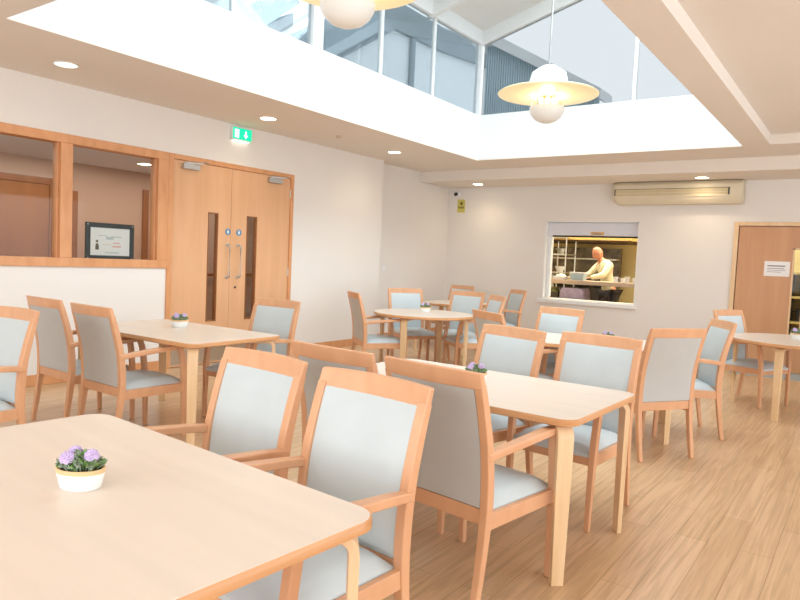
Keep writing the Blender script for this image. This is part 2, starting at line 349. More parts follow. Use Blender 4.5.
# ------------------------------------------------------------------ the corridor beyond the left wall
CXF, CZ = -8.15, 2.345
CORW = noisy(mat('corridor_paint', (.54, .37, .28), .7), (2, 2, 2), .02)
S(obj('wall_corridor', box(B(), (CXF-.15, -1, 0), (CXF, 9.2, ZC)), CORW))
bm = B(); box(bm, (CXF, 9.0, 0), (XREC-.15, 9.15, ZC)); box(bm, (CXF, -1, 0), (XL-.15, -.85, ZC)); S(obj('wall_corridor_end', bm, CORW))
S(boxo('ceiling_corridor', (CXF-.15, -1, CZ), (XREC-.16, 9.2, CZ+.1), noisy(mat('corridor_ceiling_paint', (.78, .83, .98), .8), (2, 2, 2), .01)))
S(boxo('ceiling_corridor_roof', (CXF-.15, -1, ZC), (XREC-.15, 9.2, ZC+.1), CEIL))
dc = S(empty('door_3', (CXF, 0, 0)))
bm = B(); box(bm, (-.05, 3.10, 0), (.03, 3.19, 2.12)); box(bm, (-.05, 4.16, 0), (.03, 4.25, 2.12)); box(bm, (-.05, 3.19, 2.04), (.03, 4.16, 2.12)); obj('door_frame', bm, DOORD, dc, bevel=.004)
obj('door_leaf', box(B(), (-.02, 3.19, 0), (.012, 4.16, 2.04)), wood('corridor_door_veneer', (.30, .11, .028), (.37, .145, .04), (8, 8, 1), .4), dc)
dc = S(empty('door_4', (CXF, 0, 0)))
bm = B(); box(bm, (-.05, 4.52-.1, 0), (.04, 4.50, 2.0)); box(bm, (-.05, 5.42, 0), (.03, 5.50, 2.12)); obj('door_frame', bm, DOORD, dc, bevel=.004)
hr = empty('handrail', (CXF, 5.6, .98)); tag(hr, 'wooden corridor handrail seen through the narrow door glass', 'handrail')
obj('rail', tube(B(), [(.07, 0, 0), (.07, 3.2, 0)], .024, 12), DOORD, hr, smooth=True)
for y in (.2, 1.6, 3.0): obj('bracket', tube(B(), [(0, y, -.04), (.07, y, -.02)], .009, 8), STEEL, hr, smooth=True)
S(boxo('ceiling_corridor_edge', (XREC-.16, -1, CZ), (XL-.15, 8.3, CZ+.1), bpy.data.materials['corridor_ceiling_paint']))
def point(name, loc, e, col, r=.08):
    l = bpy.data.lights.new(name, 'POINT'); l.energy = e; l.color = col; l.shadow_soft_size = r
    o = bpy.data.objects.new(name, l); o.location = loc; COL.objects.link(o); return o

# picture frame standing on the corridor side sill
pf = empty('picture_frame', (XL-.168, 0, WZ0+.066)); tag(pf, 'dark framed certificate propped on the sill behind the screen window', 'picture frame')
a0, a1, hh = 3.70, 4.24, .385
bm = B(); bw = .05
for q in ((a0, 0, a1, bw), (a0, hh-bw, a1, hh), (a0, bw, a0+bw, hh-bw), (a1-bw, bw, a1, hh-bw)): box(bm, (-.011, q[0], q[1]), (.011, q[2], q[3]))
obj('frame', bm, noisy(mat('frame_dark', (.035, .045, .05), .4), (9, 9, 9), .1), pf, bevel=.002)
ct = obj('certificate', box(B(), (-.008, a0+bw, bw), (.004, a1-bw, hh-bw)), PAPER, pf)
bm = B()
for y, z, sy, sz, mi in ((.07, .10, .022, .022, 0), (.07, .13, .016, .012, 0), (.07, .165, .014, .012, 0), (.20, .20, .05, .014, 1), (.27, .215, .07, .006, 1), (.28, .15, .045, .007, 2), (.28, .115, .055, .009, 2), (.17, .135, .05, .005, 3), (.22, .05, .09, .006, 1), (.12, .225, .06, .004, 1)):
    box(bm, (.0041, a0+bw+y-sy/2*1.3, bw+z-sz-.02), (.0046, a0+bw+y+sy*1.1, bw+z+sz-.02), mi)
obj('printing', bm, [mat('print_dark', (.16, .12, .08), .7), mat('print_grey', (.55, .62, .63), .7), mat('print_rose', (.80, .50, .45), .7), mat('print_peach', (.80, .68, .56), .7)], ct)
for y in (a0+.02, a1-.02):
    for z in (.02, hh-.02): obj('corner_screw', tube(B(), [(.011, y, z), (.0135, y, z)], .008, 10), ALU, pf)

# ------------------------------------------------------------------ ceiling fittings
GLOW = mat('lamp_glow', (1, .95, .85), .4, emit=(1, .86, .62), es=9)
GLOWC = mat('lamp_glow_cool', (1, .95, .85), .4, emit=(.80, 1, .80), es=1.6)
RIM = noisy(mat('downlight_rim', (.85, .82, .78), .4), (20, 20, 20), .02)
def downlight(x, y, z, label, glow=GLOW, e=11, cat='ceiling light'):
    t = empty('downlight', (x, y, z)); tag(t, label, cat, 'recessed ceiling downlights')
    obj('rim', lathe(B(), [(.086, 0), (.103, 0), (.105, -.006), (.088, -.008), (.086, 0)], n=32), RIM, t, smooth=True)
    obj('lens', lathe(B(), [(.086, 0), (.086, -.004), (.06, -.006), (.001, -.006)], n=32), glow, t, smooth=True)
    if e:
        l = bpy.data.lights.new('downlight_beam', 'SPOT'); l.energy = e; l.color = (1, .80, .56); l.spot_size = math.radians(140); l.spot_blend = .9; l.shadow_soft_size = .07
        o = bpy.data.objects.new('downlight_beam', l); o.location = (0, 0, -.02); o.parent = t; COL.objects.link(o)
downlight(-5.70, 3.04, ZC, 'dimmer greenish downlight above the screen window', GLOWC, 5)
downlight(-5.70, 5.36, ZC, 'warm downlight in the ceiling beside the green exit sign')
downlight(-5.70, 7.80, ZC, 'warm downlight nearest the far end of the long white wall')
downlight(-5.68, 10.26, ZL, 'warm downlight in the lower ceiling above the yellow wall sign')
downlight(-2.08, 10.28, ZL, 'warm downlight in the lower ceiling just above the air conditioner')
for x, y, lab in ((-3.9, 10.27, 'a'), ): pass
downlight(-7.25, 4.85, CZ, 'small warm downlight in the corridor, seen through the screen window', GLOW, 0)
t = empty('ceiling_sensor', (-5.65, 6.52, ZC)); tag(t, 'small beige round sensor on the ceiling between two downlights', 'sensor')
obj('body', lathe(B(), [(.035, 0), (.035, -.012), (.022, -.024), (.001, -.026)], n=20), mat('sensor_plastic', (.55, .42, .34), .5), t, smooth=True)

# exit sign
EG = mat('exit_green', (.0, .45, .22), .4, emit=(.0, .62, .30), es=.75); EW = mat('exit_white', (.8, 1, .9), .4, emit=(.62, 1, .80), es=1.1)
t = empty('exit_sign', (XL, 5.52, 2.745)); tag(t, 'green lit exit sign with running figure and arrow above the double doors', 'exit sign')
obj('housing', box(B(), (0, -.15, -.075), (.05, .15, .075)), noisy(mat('exit_case', (.75, .76, .74), .4), (9, 9, 9), .02), t, bevel=.004)
obj('face', box(B(), (.05, -.145, -.06), (.054, .145, .072)), EG, t)
bm = B(); x0, x1 = .0541, .056
for a, b, c, d in ((-.118, -.045, -.112, .05), (-.062, -.045, -.056, .05), (-.118, .046, -.056, .052)): box(bm, (x0, a, b), (x1, c, d))
box(bm, (x0, -.112, -.045), (x1, -.062, .046))
obj('doorway_pictogram', bm, EW, t)
bm = B(); tube(bm, [(x1, -.083, .030), (x1+.001, -.083, .030)], .007, 10)
for p in (((-.085, .02), (-.094, -.008)), ((-.094, -.008), (-.082, -.02)), ((-.082, -.02), (-.088, -.038)), ((-.094, -.008), (-.106, -.026)), ((-.086, .016), (-.073, .006)), ((-.086, .016), (-.10, .006))):
    tube(bm, [(x1+.0006, *p[0]), (x1+.0006, *p[1])], .0035, 6)
obj('running_figure', bm, EG, t)
bm = B(); box(bm, (x0, .040, 0), (x1, .062, .045))
loft(bm, [[(x0, .018, .0), (x0, .084, .0), (x0, .051, -.042)], [(x1, .018, .0), (x1, .084, .0), (x1, .051, -.042)]])
obj('arrow', bm, EW, t)
obj('diffuser', box(B(), (.004, -.12, -.078), (.046, .12, -.0745)), mat('exit_diffuser', (1, 1, .9), .4, emit=(1, 1, .85), es=1.2), t)

# pendants in the lantern
SHADE = mat('pendant_glass_shade', (.88, .79, .52), .4, emit=(1, .84, .45), es=.15)
BOWL = mat('pendant_opal_bowl', (.86, .84, .80), .3)
def pendant(y, label):
    x, z = -3.17, 3.2
    t = empty('pendant_lamp', (x, y, z)); tag(t, label, 'pendant lamp', 'pendant lamps hanging in the roof lantern')
    obj('shade', lathe(B(), [(.10, .060), (.30, .062), (.48, .070), (.56, .080), (.565, .088), (.55, .098), (.40, .125), (.20, .150), (.10, .16), (.10, .060)], n=64), SHADE, t, smooth=True)
    obj('bowl', lathe(B(), [(.001, -.235), (.06, -.230), (.12, -.205), (.165, -.165), (.19, -.12), (.198, -.07), (.192, -.058), (.18, -.07), (.17, -.12), (.001, -.21)], n=40), BOWL, t, smooth=True)
    for k in range(6):
        a = k*PI/3+.3; obj('stay', tube(B(), [(.183*math.cos(a), .183*math.sin(a), -.075), (.183*math.cos(a), .183*math.sin(a), .07)], .006, 6), ALU, t, smooth=True)
    for k in range(4):
        a = k*PI/2+.5; obj('lamp_tube', tube(B(), [(.07*math.cos(a), .07*math.sin(a), -.10), (.07*math.cos(a), .07*math.sin(a), .055)], .016, 10), mat('bulb', (1, .9, .6), .4, emit=(1, .82, .48), es=2.2), t, smooth=True)
    obj('gallery', lathe(B(), [(.10, .14), (.20, .16), (.215, .24), (.19, .33), (.08, .40), (.02, .42), (.001, .42)], n=32), WHITE, t, smooth=True)
    top = ZE+SL*(XM-LX0)+.19
    obj('rod', tube(B(), [(0, 0, .40), (0, 0, top-z)], .011, 10), ALU, t, smooth=True)
    obj('ceiling_rose', lathe(B(), [(.001, top-z-.06), (.06, top-z-.05), (.065, top-z)], n=24), WHITE, t, smooth=True)
    pl = point('pendant_light', (0, 0, -.02), 5, (1, .82, .52), .06); pl.parent = t
pendant(7.25, 'cream disc pendant lamp with an opal bowl, hanging in the lantern in full view')
pendant(3.70, 'nearer pendant lamp whose bowl dips in at the top edge of the picture')

# air conditioner
t = empty('air_conditioner', (-3.45, YB, 2.34)); tag(t, 'long cream wall mounted air conditioner high beside the kitchen hatch', 'air conditioner')
WD = 1.87
prof = [(0, .02), (0, .345), (-.16, .345), (-.215, .30), (-.225, .26), (-.225, .12), (-.20, .06), (-.15, .0), (-.05, 0)]
bm = B(); loft(bm, [[(x, y*f, (.16+(z-.16)*g) if z < .16 else z) for y, z in prof] for x, f, g in ((0, .72, .35), (.03, .90, .6), (.10, 1, .95), (.16, 1, 1), (WD-.06, 1, 1), (WD-.02, .97, .98), (WD, .90, .95))]); obj('casing', bm, CREAM, t, bevel=.015, seg=3)
obj('outlet_slot', box(B(), (.06, -.228, .125), (WD-.17, -.2, .235)), CREAMD, t)
bm = B(); box(bm, (.05, -.232, .112), (WD-.16, -.222, .128)); box(bm, (.05, -.232, .232), (WD-.16, -.222, .245)); obj('louvre_trim', bm, CREAM, t, bevel=.003)
bm = B(); box(bm, (.06, -.231, .13), (.075, -.222, .235)); box(bm, (WD-.19, -.231, .13), (WD-.17, -.222, .235)); box(bm, (.075, -.231, .226), (WD-.19, -.227, .232)); obj('slot_ends', bm, DARK, t)
bm = B(); box(bm, (.10, -.236, .165), (WD-.2, -.222, .173)); obj('air_vane', bm, CREAM, t)
obj('intake_grille', box(B(), (.06, -.15, .345), (WD-.02, -.01, .349)), mat('grille_dark', (.16, .09, .05), .6), t)

# yellow sign and camera near the far corner
t = empty('wall_sign', (-6.275, YB, 2.36)); tag(t, 'small yellow green sign high on the wall in the far corner', 'sign')
YS = noisy(mat('sign_yellow', (.62, .56, .13), .5), (9, 9, 9), .03)
bm = B(); loft(bm, [[(x, -.004, z) for x, z in o] for o in [[(-.08, .12), (-.05, .12), (.05, .12), (.08, .09), (.08, -.12), (-.08, -.12)]]]+[[(x, 0, z) for x, z in [(-.08, .12), (-.05, .12), (.05, .12), (.08, .09), (.08, -.12), (-.08, -.12)]]]); obj('plate', bm, YS, t)
bm = B(); tube(bm, [(.005, -.0045, .045), (.005, -.007, .045)], .03, 12); box(bm, (-.06, -.006, -.03), (.06, -.0045, -.012)); box(bm, (-.05, -.006, -.05), (.06, -.0045, -.042)); obj('symbols', bm, mat('sign_olive', (.16, .13, .02), .6), t)
t = empty('corner_sensor', (-6.36, YB, 2.575)); tag(t, 'small dark round detector on a white bracket above the yellow sign', 'detector')
obj('bracket', box(B(), (-.03, -.05, -.03), (.05, 0, .035)), WHITE, t, bevel=.006)
obj('lens', tube(B(), [(0, -.05, 0), (0, -.09, -.01)], .032, 16), DARK, t, smooth=True)
t = empty('wall_switch', (XREC, 8.80, 1.17)); tag(t, 'small white switch plate on the recessed wall just past the corner', 'switch')
obj('plate', box(B(), (0, -.043, -.043), (.009, .043, .043)), WHITE, t, bevel=.003); obj('rocker', box(B(), (.009, -.012, -.016), (.014, .012, .016)), WHITE, t)
tag(obj('floor_mat', outline_slab(B(), rrect(-.55, 10.33, 1.9, .68, .03), 0, .008), noisy(mat('grey_mat', (.36, .39, .40), .8), (30, 30, 30), .06, .3, 400)), 'grey floor mat in front of the wooden kitchen door', 'mat')

# ------------------------------------------------------------------ the kitchen behind the hatch
KY = 14.3
KW = noisy(mat('kitchen_paint', (.70, .60, .30), .6), (2, 2, 2), .02)
bm = B(); box(bm, (-7.0, KY, 0), (1.2, KY+.1, 3)); box(bm, (-7.1, YB+.25, 0), (-7.0, KY, 3)); box(bm, (1.2, YB+.25, 0), (1.3, KY, 3)); S(obj('wall_kitchen', bm, KW))
S(boxo('ceiling_kitchen', (-7.1, YB+.25, 2.75), (1.3, KY+.1, 2.85), WHITE))
# roller shutter box in the head of the hatch
t = empty('roller_shutter', (-3.82, YB+.09, HZ1-.015)); tag(t, 'white roller shutter box across the top of the kitchen hatch', 'shutter')
obj('shutter_box', box(B(), (-.755, 0, -.215), (.765, .14, 0)), noisy(mat('shutter_white', (.70, .70, .76), .5), (5, 5, 5), .01), t, bevel=.006)
bm = B()
for k in range(3): box(bm, (-.75, .05, -.24-.0*k), (.76, .065, -.215))
obj('bottom_rail', bm, WHITE, t)
obj('guide_rail', box(B(), (-.755, .02, -1.27), (-.70, .10, -.215)), WHITE, t); obj('guide_rail', box(B(), (.74, .02, -1.27), (.765, .10, -.215)), WHITE, t)
lb_ = obj('maker_label', box(B(), (-.02, -.002, -.205), (.20, 0, -.15)), mat('label_orange', (.72, .42, .16), .6), t); lb_['label'] = 'small orange label'
bm = B(); box(bm, (.01, -.003, -.195), (.17, -.002, -.185)); box(bm, (.01, -.003, -.172), (.15, -.002, -.164)); obj('label_text', bm, INK, t)
# the pass counter: steel top, gantry shelf posts
t = empty('serving_counter', (-4.0, 11.75, 0)); tag(t, 'stainless steel serving counter just inside the hatch with shelf below', 'counter')
obj('worktop', box(B(), (-1.0, -.35, 1.03), (.85, .35, 1.10)), noisy(mat('steel_warm_reflection', (.50, .38, .28), .4, .6), (3, 3, 60), .1), t, bevel=.004)  # warm reflection put into the worktop's steel colour
obj('lower_shelf', box(B(), (-.98, -.33, .62), (.83, .33, .65)), STEEL, t)
for x in (-.95, .80):
    for y in (-.30, .30): obj('leg', box(B(), (x-.02, y-.02, 0), (x+.02, y+.02, 1.03)), STEEL, t)
t = empty('kitchen_range', (-5.3, 13.7, 0)); tag(t, 'dark cooking range against the kitchen wall behind the cook', 'cooker')
obj('body', box(B(), (-.7, -.4, 0), (1.0, .4, .92)), noisy(mat('range_dark', (.07, .06, .055), .4), (5, 5, 5), .2), t, bevel=.01)
obj('splashback', box(B(), (-.7, .3, .92), (1.0, .4, 1.75)), noisy(mat('stained_steel', (.20, .17, .13), .4, .5), (6, 6, 6), .4), t)
obj('shelf', box(B(), (-.7, .05, 1.50), (1.0, .3, 1.53)), STEEL, t)
for x in (-.4, .15, .7): obj('burner', lathe(B(), [(.001, 0), (.12, 0), (.12, .03), (.05, .04), (.001, .04)], (x, 0, .92), 20), DARK, t, smooth=True)
def pot_(x, y, z, r, h, m, label, name='cooking_pot', cat='pot', group=None):
    t = empty(name, (x, y, z)); tag(t, label, cat, group)
    obj('body', lathe(B(), [(.001, 0), (r, 0), (r, h), (r*.93, h), (r*.93, .01), (.001, .01)], n=24), m, t, smooth=True)
    bm = B(); tube(bm, [(r, -.04, h*.8), (r+.035, -.04, h*.8), (r+.035, .04, h*.8), (r, .04, h*.8)], .006, 6); tube(bm, [(-r, -.04, h*.8), (-r-.035, -.04, h*.8), (-r-.035, .04, h*.8), (-r, .04, h*.8)], .006, 6); obj('handle', bm, m, t, smooth=True)
pot_(-5.15, 13.7, .96, .15, .24, STEEL, 'tall steel cooking pot at the middle of the dark range')
pot_(-4.6, 13.7, .96, .13, .16, DARK, 'low dark cooking pot at the right end of the range')
pot_(-5.7, 13.68, .96, .14, .2, STEEL, 'steel cooking pot at the left end of the range')
t = empty('extractor_hood', (-4.7, 13.1, 1.86)); tag(t, 'long brass toned extractor hood under the kitchen ceiling', 'extractor hood')
HOODM = noisy(mat('hood_metal', (.66, .48, .17), .35, .5), (2, 2, 40), .05)
bm = B(); loft(bm, [[(-1.2, -.6, .0), (1.05, -.6, .0), (1.05, .9, .0), (-1.2, .9, .0)], [(-1.2, -.6, .07), (1.05, -.6, .07), (1.05, .9, .07), (-1.2, .9, .07)], [(-.8, .2, .5), (.6, .2, .5), (.6, .9, .5), (-.8, .9, .5)]]); obj('canopy', bm, HOODM, t)
obj('grease_filters', box(B(), (-1.1, -.5, -.03), (.95, .8, -.001)), noisy(mat('filter_dark', (.10, .05, .02), .5), (40, 4, 4), .3), t)
tag(boxo('prep_bench', (-5.0, YB+.27, .70), (-2.8, YB+.62, .76), noisy(mat('steel_yellow_reflection', (.55, .50, .33), .35, .7), (3, 30, 3), .08)), 'narrow steel ledge directly behind the hatch sill', 'bench')  # steel tinted with the yellow it would reflect
# tall steel rack at the left of the hatch, plates on it
t = empty('steel_rack', (-5.0, 12.55, 0)); tag(t, 'tall steel shelf rack at the left side of the hatch view', 'rack')
for x in (-.18, .18):
    for y in (-.25, .25): obj('post', tube(B(), [(x, y, 0), (x, y, 1.95)], .014, 8), STEEL, t, smooth=True)
for z in (.3, .75, 1.2, 1.55, 1.88): obj('shelf', box(B(), (-.2, -.27, z), (.2, .27, z+.025)), STEEL, t)
for k, (z, r, c) in enumerate(((1.225, .1, (.75, .74, .70)), (1.575, .09, (.30, .28, .24)), (.775, .11, (.12, .2, .2)))):
    tag(obj('mixing_bowl', lathe(B(), [(.001, 0), (r*.5, 0), (r*1.05, .11), (r, .11), (r*.45, .012), (.001, .012)], (-5.0, 12.5, z), 24), mat('bowl_%d' % k, c, .3), smooth=True),
        ('pale bowl on the middle shelf of the steel rack', 'grey bowl on the upper shelf of the steel rack', 'dark teal bowl on the lower shelf of the steel rack')[k], 'bowl', 'bowls on the steel rack')
# things on the pass counter
CH = noisy(mat('white_china', (.80, .79, .80), .25), (9, 9, 9), .01); BLUEP = noisy(mat('blue_grey_tub', (.38, .48, .52), .4), (9, 9, 9), .04)
def mug(x, y, r, h, label):
    t = empty('cup', (x, y, 1.10)); tag(t, label, 'cup', 'white cups on the serving counter')
    obj('body', lathe(B(), [(.001, 0), (r*.8, 0), (r, h), (r*.92, h), (r*.72, .008), (.001, .008)], n=20), CH, t, smooth=True)
    obj('handle', tube(B(), [(r*.95, 0, h*.8), (r+.022, 0, h*.75), (r+.022, 0, h*.35), (r*.85, 0, h*.2)], .005, 6), CH, t, smooth=True)
for k, (x, y, l) in enumerate(((-3.62, 11.6, 'white cup on the counter just right of the cook'), (-3.52, 11.68, 'white cup second to the right of the cook'), (-3.42, 11.58, 'white cup in the middle of the row on the counter'), (-3.31, 11.66, 'white cup second from the right end of the counter'), (-3.23, 11.58, 'white cup at the right end of the counter'))): mug(x, y, .042, (.10, .08, .11, .09, .07)[k], l)
t = empty('storage_tub', (-4.30, 11.65, 1.10)); tag(t, 'pale blue grey tub on the counter left of the cook', 'tub')
obj('body', loft(B(), [[(-.11, -.09, 0), (.11, -.09, 0), (.11, .09, 0), (-.11, .09, 0)], [(-.13, -.11, .13), (.13, -.11, .13), (.13, .11, .13), (-.13, .11, .13)]]), BLUEP, t, bevel=.008); obj('lid', box(B(), (-.135, -.115, .13), (.135, .115, .145)), CH, t, bevel=.004)
t = empty('serving_tray', (-4.62, 11.62, 1.10)); tag(t, 'white dish with pale food at the left end of the counter', 'dish')
obj('dish', loft(B(), [[(-.10, -.10, 0), (.10, -.10, 0), (.10, .10, 0), (-.10, .10, 0)], [(-.13, -.12, .06), (.13, -.12, .06), (.13, .12, .06), (-.13, .12, .06)]]), CH, t, bevel=.008)
obj('food', lathe(B(), [(.10, .055), (.08, .08), (.03, .10), (.001, .105)], n=16), noisy(mat('pale_food', (.70, .66, .55), .8), (40, 40, 40), .2), t, smooth=True)
t = empty('laundry_cloth', (-4.33, 11.60, .65)); tag(t, 'lavender cloth bundle on the shelf under the counter', 'cloth')
bm = B(); loft(bm, [rr_ for rr_ in [[(x, y, z) for x, y in rrect(0, 0, sx, .40, .05, 4)] for z, sx in ((0, .40), (.10, .46), (.24, .44), (.31, .38))]]); obj('folds', bm, noisy(mat('lavender_cloth', (.42, .33, .42), .9), (12, 12, 12), .15), t, smooth=True)
t = empty('crate', (-4.75, 11.65, .65)); tag(t, 'dark crate on the shelf under the left end of the counter', 'crate')
obj('body', box(B(), (-.14, -.16, 0), (.14, .16, .22)), noisy(mat('crate_dark', (.09, .07, .04), .6), (9, 9, 9), .2), t, bevel=.01); obj('contents', lathe(B(), [(.10, .22), (.09, .27), (.04, .30), (.001, .31)], n=14), noisy(mat('olive_food', (.30, .30, .10), .8), (40, 40, 40), .3), t, smooth=True)
t = empty('utensil_rack', (-3.72, KY, 1.42)); tag(t, 'dark utensils hanging on the yellow kitchen wall to the right of the cook', 'utensil rack')
obj('rail', tube(B(), [(-.10, -.05, .30), (.35, -.05, .30)], .008, 8), STEEL, t, smooth=True)
for k, (x, h, r) in enumerate(((-.05, .38, .045), (.05, .30, .06), (.17, .42, .04), (.27, .28, .055))):
    bm = B(); tube(bm, [(x, -.05, .30), (x, -.05, .30-h)], .01, 8); tube(bm, [(x, -.06, .30-h), (x, -.035, .30-h-.02)], r, 14); obj('ladle', bm, DARK, t, smooth=True)
t = empty('pan_shelf', (-.7, 13.95, 0)); tag(t, 'kitchen shelf unit seen through the glass of the wooden door', 'shelf unit')
for z in (.5, .95, 1.38): obj('shelf', box(B(), (-.5, -.2, z), (.6, .2, z+.04)), noisy(mat('shelf_olive', (.45, .38, .17), .5), (9, 9, 9), .05), t)
obj('back_panel', box(B(), (-.5, .2, .2), (.6, .22, 1.42)), noisy(mat('panel_olive', (.35, .30, .12), .6), (9, 9, 9), .1), t)
for x in (-.48, .56): obj('side_panel', box(B(), (x, -.2, 0), (x+.03, .2, 1.42)), DARK, t)
pot_(-.95, 13.93, .54, .14, .22, DARK, 'dark pan on the kitchen shelf behind the door glass')
pot_(-.72, 13.93, .99, .12, .18, DARK, 'dark pan on the upper kitchen shelf behind the door glass')
area('kitchen_light', (-4.0, 12.4, 2.7), (0, 0, 0), 3.0, .6, 84, (1, .90, .68))  # plain area lamps light the kitchen, no fitting modelled
area('kitchen_light_far', (-.6, 12.9, 2.7), (0, 0, 0), 1.2, .5, 26, (1, .88, .62))
area('corridor_light', (-7.4, 4.2, CZ-.02), (0, 0, 0), .5, 5.5, 24, (1, .88, .78))

# ------------------------------------------------------------------ the cook
def skin_body(name, verts, edges, radii, m, root, parent=None, sub=2):
    me = bpy.data.meshes.new(name); me.from_pydata(verts, edges, []); me.materials.append(m)
    o = bpy.data.objects.new(name, me); COL.objects.link(o)
    sk = o.modifiers.new('skin', 'SKIN'); sk.use_smooth_shade = True
    if not me.skin_vertices: me.skin_vertices.new()
    for i, r in enumerate(radii):
        me.skin_vertices[0].data[i].radius = r if isinstance(r, tuple) else (r, r); me.skin_vertices[0].data[i].use_root = (i == root)
    sb = o.modifiers.new('sub', 'SUBSURF'); sb.levels = sub; sb.render_levels = sub
    if parent: o.parent = parent
    return o
PX, PY = -3.98, 12.40
cook = empty('person', (PX, PY, 0), math.radians(-32))
tag(cook, 'person in a cream jacket with a shaven head bending over the kitchen counter', 'person')
SKIN = noisy(mat('skin', (.52, .22, .13), .5), (9, 9, 9), .04); JACK = noisy(mat('cook_jacket', (.74, .68, .46), .8), (9, 9, 9), .04); TROU = noisy(mat('dark_trousers', (.03, .028, .03), .8), (9, 9, 9), .1)
# local x to the right, y away from the room; leans towards -x and -y
V_ = [(.0, .0, .92), (-.02, -.03, 1.08), (-.05, -.06, 1.24), (-.075, -.09, 1.38), (-.10, -.13, 1.475), (-.115, -.165, 1.53),   # pelvis, waist, chest, upper chest, neck base, neck
      (-.24, -.07, 1.40), (-.35, -.19, 1.20), (-.36, -.42, 1.16),     # far left shoulder, elbow, wrist
      (.10, -.12, 1.39), (.15, -.28, 1.20), (.02, -.47, 1.15),        # right shoulder, elbow, wrist
      (-.10, .01, .86), (-.105, -.02, .48), (-.11, .02, .09), (-.11, -.10, .045),
      (.10, .01, .86), (.105, -.03, .48), (.11, .02, .09), (.11, -.10, .045)]
E_ = [(0,1),(1,2),(2,3),(3,4),(4,5),(3,6),(6,7),(7,8),(3,9),(9,10),(10,11),(0,12),(12,13),(13,14),(14,15),(0,16),(16,17),(17,18),(18,19)]
R_ = [(.12,.09),(.11,.085),(.12,.09),(.12,.09),(.075,.07),(.055,.055),.068,.05,.030,.068,.05,.030,.095,.062,.045,.035,.095,.062,.045,.035]
bd = skin_body('body', V_, E_, R_, SKIN, 0, cook)
# jacket and trousers are slightly larger skins over the same joints
jk = skin_body('jacket', [(.0, .0, .80)]+V_[1:5]+V_[6:12], [(0,1),(1,2),(2,3),(3,4),(3,5),(5,6),(6,7),(3,8),(8,9),(9,10)], [(.17,.135),(.158,.122),(.172,.132),(.162,.122),(.085,.08),.082,.064,.045,.082,.064,.045], JACK, 0, cook)
skin_body('trousers', [V_[0]]+V_[12:15]+V_[16:19], [(0,1),(1,2),(2,3),(0,4),(4,5),(5,6)], [(.165,.13),.108,.078,.062,.108,.078,.062], TROU, 0, cook)
for s in (-.11, .11):
    sh = obj('shoe', loft(B(), [[(s-.045, .06, 0), (s+.045, .06, 0), (s+.05, -.10, 0), (s+.03, -.20, 0), (s-.03, -.20, 0), (s-.05, -.10, 0)], [(s-.04, .055, .10), (s+.04, .055, .10), (s+.045, -.10, .06), (s+.025, -.19, .05), (s-.025, -.19, .05), (s-.045, -.10, .06)]]), DARK, cook, bevel=.01)
# head: egg with brow, nose, ears
def head(c, yaw, pitch):
    bm = B(); bmesh.ops.create_uvsphere(bm, u_segments=28, v_segments=20, radius=1)
    for v in bm.verts:
        x, y, z = v.co
        f = 1-.22*max(0, -z)**1.5; x *= .076*f; yy = y*(.098 if y > 0 else .094)*(1-.10*max(0, -z)); zz = z*.122
        if y < -.3 and z < 0: yy -= .006
        v.co = (x, yy, zz)
    def bump(p, r, d):
        for v in bm.verts:
            q = (v.co-Vector(p)).length
            if q < r: v.co += Vector(d)*(1-q/r)**1.2
    bump((0, -.095, -.02), .03, (0, -.024, -.004)); bump((0, -.09, .022), .05, (0, -.006, 0))
    for s in (-1, 1): bump((s*.03, -.088, .004), .02, (0, .008, 0))
    bump((0, -.09, -.058), .03, (0, -.006, 0)); bump((0, -.085, -.10), .035, (0, -.012, 0))
    M_ = Matrix.Translation(c) @ Matrix.Rotation(yaw, 4, 'Z') @ Matrix.Rotation(pitch, 4, 'X')
    bm.transform(M_)
    h = obj('head', bm, SKIN, cook, smooth=True)
    for s in (-1, 1):
        bm = B(); bmesh.ops.create_uvsphere(bm, u_segments=12, v_segments=8, radius=1); bm.transform(M_ @ Matrix.Translation((s*.077, .008, -.005)) @ Matrix.Rotation(s*.3, 4, 'Z') @ Matrix.Diagonal((.010, .020, .032, 1))); obj('ear', bm, SKIN, h, smooth=True)
        bm = B(); bmesh.ops.create_uvsphere(bm, u_segments=10, v_segments=8, radius=.010); bm.transform(M_ @ Matrix.Translation((s*.031, -.082, .004))); obj('eye', bm, mat('eye', (.08, .06, .05), .3), h, smooth=True)
    bm = B(); bm_pts = [(-.024, -.092, -.056), (0, -.099, -.058), (.024, -.092, -.056)]; tube(bm, bm_pts, [.002, .0045, .002], 8); bm.transform(M_); obj('mouth', bm, mat('lips', (.45, .17, .13), .5), h, smooth=True)
head((-.135, -.205, 1.605), -.35, .42)
def hand(wr, direction, upn, side):
    d = Vector(direction).normalized(); n = Vector(upn).normalized(); l = d.cross(n).normalized()*side
    P = lambda a, b, c: tuple(Vector(wr)+d*a+l*b+n*c)
    vs = [P(0,0,0), P(.05,0,.004), P(.085,0,.004)]; es = [(0,1),(1,2)]; rs = [(.026,.018),(.036,.015),(.038,.013)]
    o = skin_body('hand', vs, es, rs, SKIN, 0, cook, 1)
    for k, (b, L) in enumerate(((.029, .068), (.010, .078), (-.010, .072), (-.028, .056))):
        f = [P(.075, b*.9, .004), P(.09+L*.3, b, .004), P(.09+L*.65, b*1.05, -.010), P(.088+L*.85, b*1.05, -.030)]
        skin_body('finger', f, [(0,1),(1,2),(2,3)], [.0095,.009,.008,.007], SKIN, 0, o, 1)
    f = [P(.02, .022, 0), P(.045, .048, -.004), P(.07, .056, -.014), P(.09, .054, -.026)]
    skin_body('thumb', f, [(0,1),(1,2),(2,3)], [.013,.011,.010,.008], SKIN, 0, o, 1)
hand((-.36, -.42, 1.16), (0, -1, -.25), (0, -.2, 1), -1); hand((.02, -.47, 1.15), (-.35, -1, -.2), (0, -.2, 1), 1)
